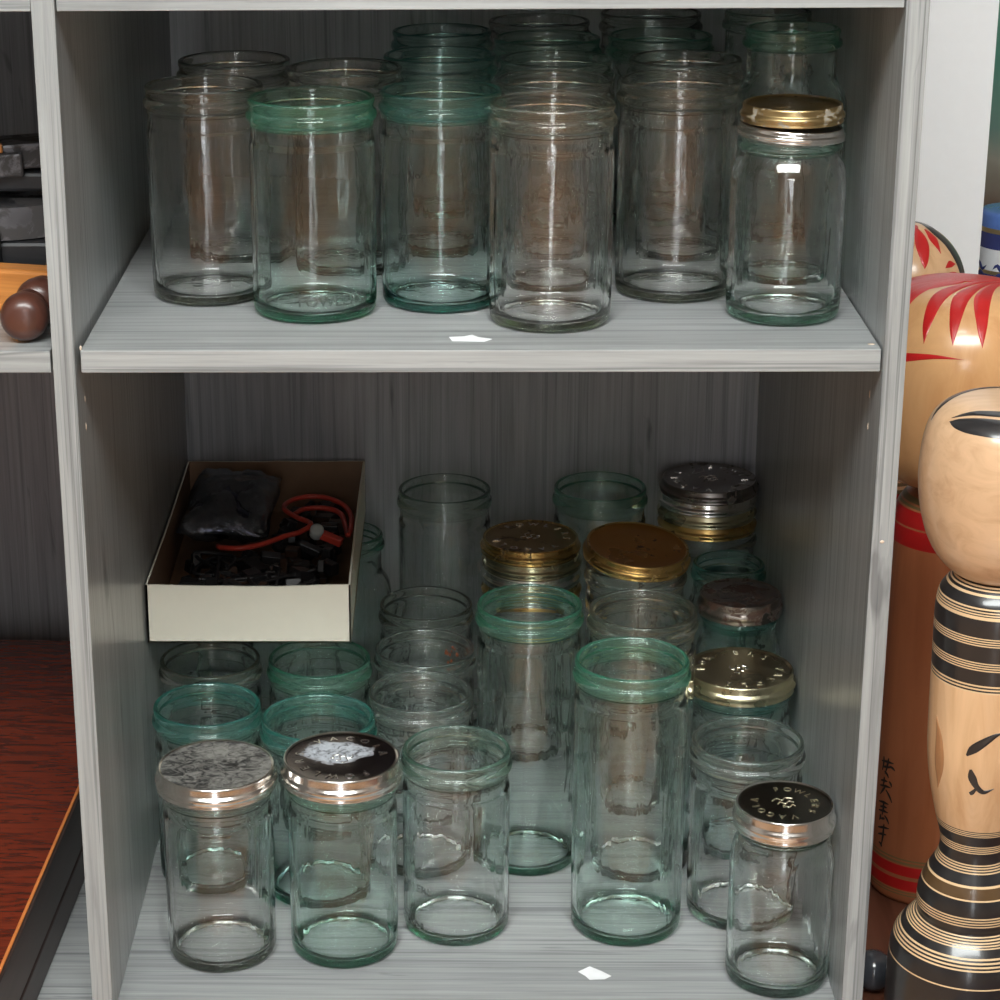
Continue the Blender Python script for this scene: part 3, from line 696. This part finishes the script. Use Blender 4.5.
stroke(bm, bt, [(-114, s0+.0095, .0008), (-112, s0+.016, .0030), (-107, s0+.023, .0022), (-99, s0+.0275, .0018), (-88, s0+.024, .0)], 1)
stroke(bm, bt, [(-113.5, s0+.0300, .0012), (-111, s0+.0290, .0016), (-106, s0+.0240, .0006)], 1)
stroke(bm, bt, [(-160, s0-.022, .0), (-154, s0-.005, .004), (-153, s0+.015, .005), (-156, s0+.035, .0)], 4)
obj('body', mesh_from(bm, 'body', [PALE_WOOD, BLACK_PAINT, CREAM, BROWN_BAND, plain('brown_stain', (.40,.19,.08), .4)]), (0, 0, 0), k1)
# big doll behind it
k2 = empty('wooden_doll', (.3885, .248, DZ)); tag(k2, 'large reddish wooden doll with radiating red hair strokes, between shelf unit and striped doll', 'wooden doll')
head2 = [(0, -.0140), (.022, -.0142), (.044, -.0170), (.061, -.0260), (.0740, -.0420), (.0820, -.0660), (.0845, -.0930), (.0825, -.1220), (.0740, -.1500), (.0600, -.1690), (.042, -.1790), (.025, -.1830), (0, -.1840)]
bm = bmesh.new(); lathe(bm, [(r, z-DZ, 0) for r, z in chaikin(head2, 2)], 80)
h2 = arc_table([(r, z-DZ) for r, z in head2])
WH = Vector((.046, .016))     # the strokes fan out from a whorl off the middle of the crown
for a0, s1, w in ((-146, .090, .0058), (-124, .089, .0062), (-107, .088, .0064), (-90, .089, .0064), (-73, .089, .0064), (-55, .088, .0062), (-36, .086, .006)):
    tip = Vector((s1*math.cos(math.radians(a0)), s1*math.sin(math.radians(a0)))); d = tip-WH; nn = Vector((d.y, -d.x)).normalized()
    if a0 > -80: nn *= .3
    pts = [(WH+d*u+nn*(.015*math.sin(PI*u)), ww) for u, ww in ((.10, .0012), (.35, w*.62), (.62, w), (.86, w*.62), (1.0, 0))]
    stroke_uv(bm, h2, [(p.x, p.y, ww) for p, ww in pts], 1)
for a0 in (-166, -182, -198, -214):
    tip = Vector((.082*math.cos(math.radians(a0)), .082*math.sin(math.radians(a0)))); d = tip-WH
    stroke_uv(bm, h2, [(*(WH+d*u), ww) for u, ww in ((.08, .002), (.4, .0085), (.75, .0105), (1.0, .004))], 1)
stroke(bm, h2, [(-176, .122, .0), (-160, .113, .0046), (-140, .104, .0040), (-118, .098, .0018), (-100, .098, 0)], 1)
obj('head', mesh_from(bm, 'head', [ORANGE_WOOD, RED_PAINT]), (0, 0, 0), k2)
body2 = [(0, -.1820), (.022, -.1825), (.030, -.1860), (.0370, -.1930), (.0425, -.2030), (.0445, -.2150), (.0448, -.2320), (.0445, -.3000), (.0450, -.4000), (.0455, -.5000), (.0455, -.5350), (.0448, -.5460), (.0425, DZ+.001), (.040, DZ+.0003), (0, DZ+.0003)]
bands = [(-.1900, -.1940, 2), (-.1955, -.1975, 2), (-.1990, -.2120, 1), (-.2135, -.2290, 1), (-.5080, -.5095, 2), (-.5110, -.5130, 2), (-.5145, -.5240, 1), (-.5275, -.5375, 1), (-.5390, -.5402, 2), (-.5414, -.5428, 2)]
bm = bmesh.new(); lathe(bm, [(r, z-DZ, mi) for r, z, mi in banded(body2, bands, 0)], 80)
b2t = arc_table([(r, z-DZ) for r, z in body2])
sb = s_of(b2t, -.455-DZ)
# a column of brush-written signs down its left
A0 = -151
SIGNS = [[(-9,-.004,10,-.007), (-6,-.009,-7,.004), (2,-.010,-2,.006), (-7,.001,6,-.002), (4,-.003,12,-.001), (-3,.004,4,.008)],
         [(-8,-.006,3,-.008), (-3,-.011,-4,-.002), (-9,-.001,8,-.004), (0,-.003,-8,.007), (1,.000,11,.009), (5,-.009,9,-.005)],
         [(-9,-.007,7,-.009), (-6,-.003,5,-.005), (-8,.001,7,-.001), (-1,-.010,-2,.004), (-5,.004,-6,.010), (2,.003,9,.009), (-4,.008,3,.006)],
         [(-7,-.004,10,-.008), (2,-.010,0,.012), (-6,.002,7,-.001), (1,.012,-4,.009)]]
for (ds, sg) in zip((-.032, -.012, .009, .030), SIGNS):
    for (a1, s1, a2, s2) in sg:
        stroke(bm, b2t, [(A0+a1, sb+ds+s1, .0006), (A0+(a1+a2)/2+.6, sb+ds+(s1+s2)/2-.0006, .0012), (A0+a2, sb+ds+s2, .0003)], 3, n=10, m=3)
obj('body', mesh_from(bm, 'body', [RED_WOOD, RED_PAINT, OLIVE_PAINT, INK]), (0, 0, 0), k2)
# small doll at the back
k3 = empty('wooden_doll', (.3765, .425, DZ)); tag(k3, 'rearmost wooden doll with red petal strokes and a black hair band, against the white wall', 'wooden doll')
head3 = [(0, -.0060), (.012, -.0068), (.0260, -.0130), (.0390, -.0245), (.0485, -.0400), (.0525, -.0600), (.0515, -.0850), (.0440, -.1080), (.0300, -.1220), (.014, -.1270), (0, -.1275)]
bm = bmesh.new(); lathe(bm, [(r, z-DZ, 0) for r, z in chaikin(head3, 2)], 64)
h3 = arc_table([(r, z-DZ) for r, z in head3])
stroke(bm, h3, [(60, .006, .004), (-16, .020, .0065), (-24, .040, .0078), (-23, .065, .0085), (-20, .095, .007), (-16, .13, .002)], 2)
for a0, s0_, s1, w in ((-104, .014, .060, .0062), (-80, .012, .058, .0060), (-54, .018, .046, .0044), (-130, .014, .06, .0060)):
    stroke(bm, h3, [(a0+6, s0_, .001), (a0+2, (s0_+s1)/2-.002, w), (a0, s1-.008, w*.6), (a0-1, s1, 0)], 1)
stroke(bm, h3, [(-100, .003, .004), (-80, .010, .007), (-60, .012, .003)], 1)
stroke(bm, h3, [(-66, .070, 0), (-54, .0675, .0038), (-42, .068, .0036), (-34, .070, 0)], 1)
stroke(bm, h3, [(-56, .059, 0), (-46, .0565, .0030), (-37, .058, 0)], 1)
obj('head', mesh_from(bm, 'head', [PALE_WOOD, RED_PAINT, BLACK_PAINT]), (0, 0, 0), k3)
body3 = [(0, -.1260), (.018, -.1265), (.022, -.140), (.020, -.20), (.0185, -.2350), (.0215, -.2440), (.0225, -.2475), (.0190, -.2540), (.0210, -.275), (.030, -.31), (.033, -.40), (.034, -.54), (.033, DZ+.0003), (0, DZ+.0003)]
bm = bmesh.new(); lathe(bm, [(r, z-DZ, mi) for r, z, mi in banded(body3, [(-.2380, -.2410, 2), (-.2425, -.2440, 3), (-.2440, -.2475, 2), (-.2475, -.27, 1)], 0)], 64)
obj('body', mesh_from(bm, 'body', [PALE_WOOD, RED_PAINT, OLIVE_PAINT, CREAM]), (0, 0, 0), k3)
# dark glass ball
m, nt, out = newmat('dark_smoky_glass'); b = bsdf(nt, out, (.05,.055,.065), .08, 0, .7); n1 = noise(nt, coords(nt, (120,)*3), 1, 3); bump(nt, b, n1, .25, .001); SMOKE = m
gb = empty('glass_stopper', (.3185, .076, DZ)); tag(gb, 'small dark shiny ball stopper on the brown board by the striped doll foot', 'stopper')
bm = bmesh.new(); lathe(bm, chaikin([(0, .0325), (.008, .0318), (.0140, .0265), (.0162, .0170), (.0145, .0080), (.009, .0020), (.0, .0003)], 2), 32); obj('ball', mesh_from(bm, 'ball', SMOKE), (0, 0, 0), gb)
bm = bmesh.new(); tube(bm, [(.006*math.cos(a)+.0175, -.004, .006*math.sin(a)+.019) for a in [2*PI*i/20 for i in range(21)]], .0009, 6); obj('wire_ring', mesh_from(bm, 'wire_ring', IRON), (0, 0, 0), gb)
# things beyond the white wall
m, nt, out = newmat('painted_green_brown_scene'); b = bsdf(nt, out, (.1,.1,.1), .5)
tc = N(nt, 'ShaderNodeTexCoord'); sp = N(nt, 'ShaderNodeSeparateXYZ'); nt.links.new(tc.outputs['Generated'], sp.inputs[0])
nz = noise(nt, coords(nt, (9, 9, 9)), 1, 4); ma = N(nt, 'ShaderNodeMath', operation='MULTIPLY_ADD'); ma.inputs[1].default_value = .22; nt.links.new(nz, ma.inputs[0]); nt.links.new(sp.outputs['Z'], ma.inputs[2])
rp = ramp(nt, [(.0, (.03,.02,.015)), (.32, (.09,.06,.04)), (.45, (.22,.22,.18)), (.56, (.10,.19,.16)), (.75, (.05,.20,.14)), (1.0, (.10,.26,.19))]); nt.links.new(ma.outputs[0], rp.inputs[0]); nt.links.new(rp.outputs[0], b.inputs['Base Color']); SCENE_M = m
pc = empty('painting', (.95, 1.30, -.27)); tag(pc, 'blurry dark green and brown picture beyond the white wall edge', 'painting')
bm = bmesh.new(); box_bm(bm, -.36, .36, -.008, .008, 0, .42); obj('canvas', mesh_from(bm, 'canvas', SCENE_M, False), (0, 0, 0), pc)
bm = bmesh.new()
for q in ((-.385, -.36, -.014, .014, -.025, .445), (.36, .385, -.014, .014, -.025, .445), (-.36, .36, -.014, .014, -.025, 0), (-.36, .36, -.014, .014, .42, .445)): box_bm(bm, *q, .003)
obj('frame', mesh_from(bm, 'frame', BOARD_SIDE, False), (0, 0, 0), pc)
# stand and vase
st = empty('plant_stand', (.575, .88, FLOOR_Z)); tag(st, 'plain dark stand behind the white wall edge carrying the blue and white vase', 'stand')
bm = bmesh.new(); box_bm(bm, -.10, .10, -.10, .10, .372, .3915, .003); obj('table_top', mesh_from(bm, 'table_top', BOARD_SIDE, False), (0, 0, 0), st)
for sx in (-1, 1):
    for sy in (-1, 1):
        bm = bmesh.new(); box_bm(bm, -.011, .011, -.011, .011, 0, .3722, .002); obj('leg', mesh_from(bm, 'leg', BOARD_SIDE, False), (sx*.085, sy*.085, 0), st)
BLUE = plain('cobalt_glaze', (.035,.045,.16), .15, coat=.5); LBLUE = plain('mid_blue_glaze', (.09,.18,.48), .15, coat=.5); PORC = plain('white_porcelain', (.68,.70,.72), .15, coat=.5); GILT = metal('gilt_line', (.75,.62,.35), .25)
vz0 = FLOOR_Z+.3918
vp = [(0, .088), (.026, .088), (.0305, .0865), (.0315, .080), (.0315, .060), (.0315, .040), (.0315, .022), (.0312, .010), (.0295, .001), (.0285, .0), (0, .0)]
vp = [(r*1.15, z) for r, z in vp]
bm = bmesh.new(); lathe(bm, banded(vp, [(.09, .0715, 1), (.0715, .0665, 3), (.0665, .050, 0), (.0275, .0235, 3), (.0235, .0060, 0), (.006, .002, 3)], 2), 48)
vt = arc_table(vp)
for a in range(0, 360, 40):
    s1 = .036*1.15+.049
    stroke(bm, vt, [(a-14, s1+.002, 0), (a-6, s1-.003, .002), (a+4, s1+.003, .002), (a+14, s1-.002, 0)], 0, n=8, m=3); stroke(bm, vt, [(a-10, s1+.009, 0), (a, s1+.006, .0016), (a+12, s1+.010, 0)], 0, n=8, m=3)
o = obj('porcelain_vase', mesh_from(bm, 'porcelain_vase', [BLUE, LBLUE, PORC, GILT]), (.5655, .82, vz0)); tag(o, 'blue and white banded porcelain vase peeping out beyond the white wall', 'vase')

# ------------------------------------------------------------------ left bay
wb = empty('wooden_chest', (-.60, .2, ZF)); wb.rotation_euler = (0, 0, math.radians(-2.4))
tag(wb, 'low dark red lacquered wooden chest with a worn edge painted orange-lit in the lower left bay', 'chest')
bm = bmesh.new(); box_bm(bm, -.225, .2610, -.30, .36, .0305, .080, .0015); obj('top_board', mesh_from(bm, 'top_board', RED_BOARD, False), (0, 0, 0), wb)
bm = bmesh.new(); box_bm(bm, -.225, .2645, -.30, .36, .0003, .0300, .0015); obj('base_board', mesh_from(bm, 'base_board', BOARD_SIDE, False), (0, 0, 0), wb)
bm = bmesh.new(); box_bm(bm, .2600, .2640, -.30, .36, .032, .0785, .0008); obj('side_board', mesh_from(bm, 'side_board', BOARD_SIDE, False), (0, 0, 0), wb)
bm = bmesh.new(); box_bm(bm, .2590, .2616, -.30, .30, .0788, .0803, .0004); obj('worn_lit_edge', mesh_from(bm, 'worn_lit_edge', EDGE_WORN_LIT, False), (0, 0, 0), wb)
# turned wooden handle pair
th = empty('turned_wooden_tool', (-.345, .06, 0)); tag(th, 'orange wooden bar with two dark turned knobs on the upper left shelf', 'tool handle')
kp = chaikin([(0, 0), (.0095, .0006), (.0155, .0050), (.0176, .0130), (.0165, .0220), (.0130, .0280), (.0115, .0310), (.0135, .0340), (.0135, .0420), (0, .043)], 2)
def turned(name, loc, rz, mat):
    bm = bmesh.new(); lathe(bm, kp, 40); o = obj(name, mesh_from(bm, name, mat), loc, th, (math.radians(-90), 0, rz)); return o
turned('knob', (.0275, -.046, .0180), math.radians(4), KNOB_WOOD)
turned('knob', (.0295, -.004, .0180), math.radians(0), KNOB_WOOD)
bm = bmesh.new(); box_bm(bm, -.10, .044, -.011, .011, -.016, .016, .003); o = obj('wooden_bar', mesh_from(bm, 'wooden_bar', BAR_WOOD, False), (0, .052, .018), th, (0, math.radians(0), math.radians(-14)))
# iron pieces
ir = empty('iron_block', (-.348, .165, 0)); tag(ir, 'black iron block at the bottom of the metal pile on the upper left shelf', 'iron tool')
bm = bmesh.new(); box_bm(bm, -.06, .044, -.025, .05, .0003, .0450, .003); box_bm(bm, -.06, -.006, -.034, -.025, .0003, .055, .002); obj('block', mesh_from(bm, 'block', DARK_IRON, False), (0, 0, 0), ir)
bm = bmesh.new(); tube(bm, spline([(-.018, -.038, .046), (-.014, -.041, .03), (-.014, -.040, .012), (-.016, -.038, .001)], 6), .0012, 6); obj('bright_wire', mesh_from(bm, 'bright_wire', GREY_PLASTIC), (0, 0, 0), ir)
i2 = empty('flat_iron', (-.352, .175, .0455)); tag(i2, 'old iron with a curved grey sole lying on the black block, upper left shelf', 'iron tool')
bm = bmesh.new(); n = 16; top, bot = [], []
for i in range(n+1):
    u = i/n; x = -.07+.118*u; y = -.045+.03*u*u; zz = .0035+.010*math.sin(PI*u*.55+.9)
    top.append((x, y, zz)); bot.append(x)
for zoff, hh, mt in ((0.0, .016, 0),):
    for (a, b_) in zip(top, top[1:]):
        box = [(a[0], a[1], .0005+.006*(1-math.sin(PI*(a[0]+.07)/.16))), (b_[0], b_[1], .0005+.006*(1-math.sin(PI*(b_[0]+.07)/.16)))]
        v = [bm.verts.new(p) for p in ((*box[0],), (*box[1],), (b_[0], b_[1]+.002, box[1][2]+.024), (a[0], a[1]+.002, box[0][2]+.024), (a[0], .05, box[0][2]), (b_[0], .05, box[1][2]), (b_[0], .05, box[1][2]+.024), (a[0], .05, box[0][2]+.024))]
        for q in ((0,1,2,3), (4,7,6,5), (3,2,6,7), (0,4,5,1), (0,3,7,4), (1,5,6,2)): bm.faces.new([v[k] for k in q])
obj('sole_plate', mesh_from(bm, 'sole_plate', IRON_GREY, False), (0, 0, 0), i2)
bm = bmesh.new(); box_bm(bm, -.07, .042, -.005, .045, .031, .046, .003); obj('handle_block', mesh_from(bm, 'handle_block', DARK_IRON, False), (0, 0, 0), i2)
i3 = empty('metal_bar', (-.352, .182, .093)); i3.rotation_euler = (0, math.radians(-2), math.radians(10)); tag(i3, 'grey flat metal bar lying topmost on the iron pile, upper left shelf', 'metal bar')
bm = bmesh.new(); box_bm(bm, -.07, .046, -.012, .03, .0002, .0195, .002); obj('bar', mesh_from(bm, 'bar', IRON_GREY, False), (0, 0, 0), i3)
bm = bmesh.new(); box_bm(bm, -.05, .010, -.020, -.012, -.004, .014, .002); obj('lug', mesh_from(bm, 'lug', IRON_GREY, False), (0, 0, 0), i3)
bm = bmesh.new(); box_bm(bm, -.05, -.004, -.016, -.010, .0142, .021, .001); obj('wooden_tip', mesh_from(bm, 'wooden_tip', BAR_WOOD, False), (0, 0, 0), i3)

# ------------------------------------------------------------------ light
def area(name, loc, target, sx, sy, power, col=(1, 1, 1)):
    l = bpy.data.lights.new(name, 'AREA'); l.shape = 'RECTANGLE'; l.size = sx; l.size_y = sy; l.energy = power; l.color = col
    o = bpy.data.objects.new(name, l); COL.objects.link(o); o.location = loc
    o.rotation_euler = (Vector(target)-Vector(loc)).to_track_quat('-Z', 'Y').to_euler(); return o
area('ceiling_panel_light', (-.1, -1.75, 2.05), (0, -.2, -.2), 2.2, 1.2, 178, (.955, 1, .985))
def lamp(name, loc, e_, r):
    l = bpy.data.lights.new(name, 'POINT'); l.energy = e_; l.shadow_soft_size = r; l.color = (1, .99, .96)
    o = bpy.data.objects.new(name, l); COL.objects.link(o); o.location = loc
for x in (-.16, 0, .16): lamp('ceiling_spot_light', (x, -1.2, 2.0), 4, .035)
for x in (-.36, -.05, .30): lamp('shop_spot_light', (x, -3.5, 1.0), 3.0, .05)
w = bpy.data.worlds.new('world'); S.world = w; w.use_nodes = True
w.node_tree.nodes['Background'].inputs[0].default_value = (.5, .5, .5, 1); w.node_tree.nodes['Background'].inputs[1].default_value = .3

# ------------------------------------------------------------------ camera
f, pi_, ya, ro = 2286.246, .341828, -.0197814, -.0071338
fw = Vector((math.sin(ya)*math.cos(pi_), math.cos(ya)*math.cos(pi_), -math.sin(pi_)))
r0 = Vector((math.cos(ya), -math.sin(ya), 0)); u0 = r0.cross(fw)
rx = r0*math.cos(ro)+u0*math.sin(ro); ux = -r0*math.sin(ro)+u0*math.cos(ro)
cam = bpy.data.cameras.new('camera'); cam.sensor_width = 36; cam.lens = f*36/1000; cam.shift_x = (500-412.64)/1000; cam.clip_start = .05
co = bpy.data.objects.new('camera', cam); COL.objects.link(co)
M = Matrix((rx, ux, -fw)).transposed().to_4x4(); M.translation = Vector((-.0157033, -1.5256467, .433644)); co.matrix_world = M
S.camera = co
S.view_settings.view_transform = 'Standard'; S.view_settings.look = 'None'; S.view_settings.gamma = 1; S.view_settings.use_curve_mapping = False
S.view_settings.exposure = 0.0
c = S.cycles
c.max_bounces = 40; c.transmission_bounces = 40; c.glossy_bounces = 12; c.diffuse_bounces = 4; c.transparent_max_bounces = 48; c.volume_bounces = 0
c.caustics_refractive = True; c.caustics_reflective = True; c.blur_glossy = .1; c.sample_clamp_indirect = 0
c.use_denoising = True
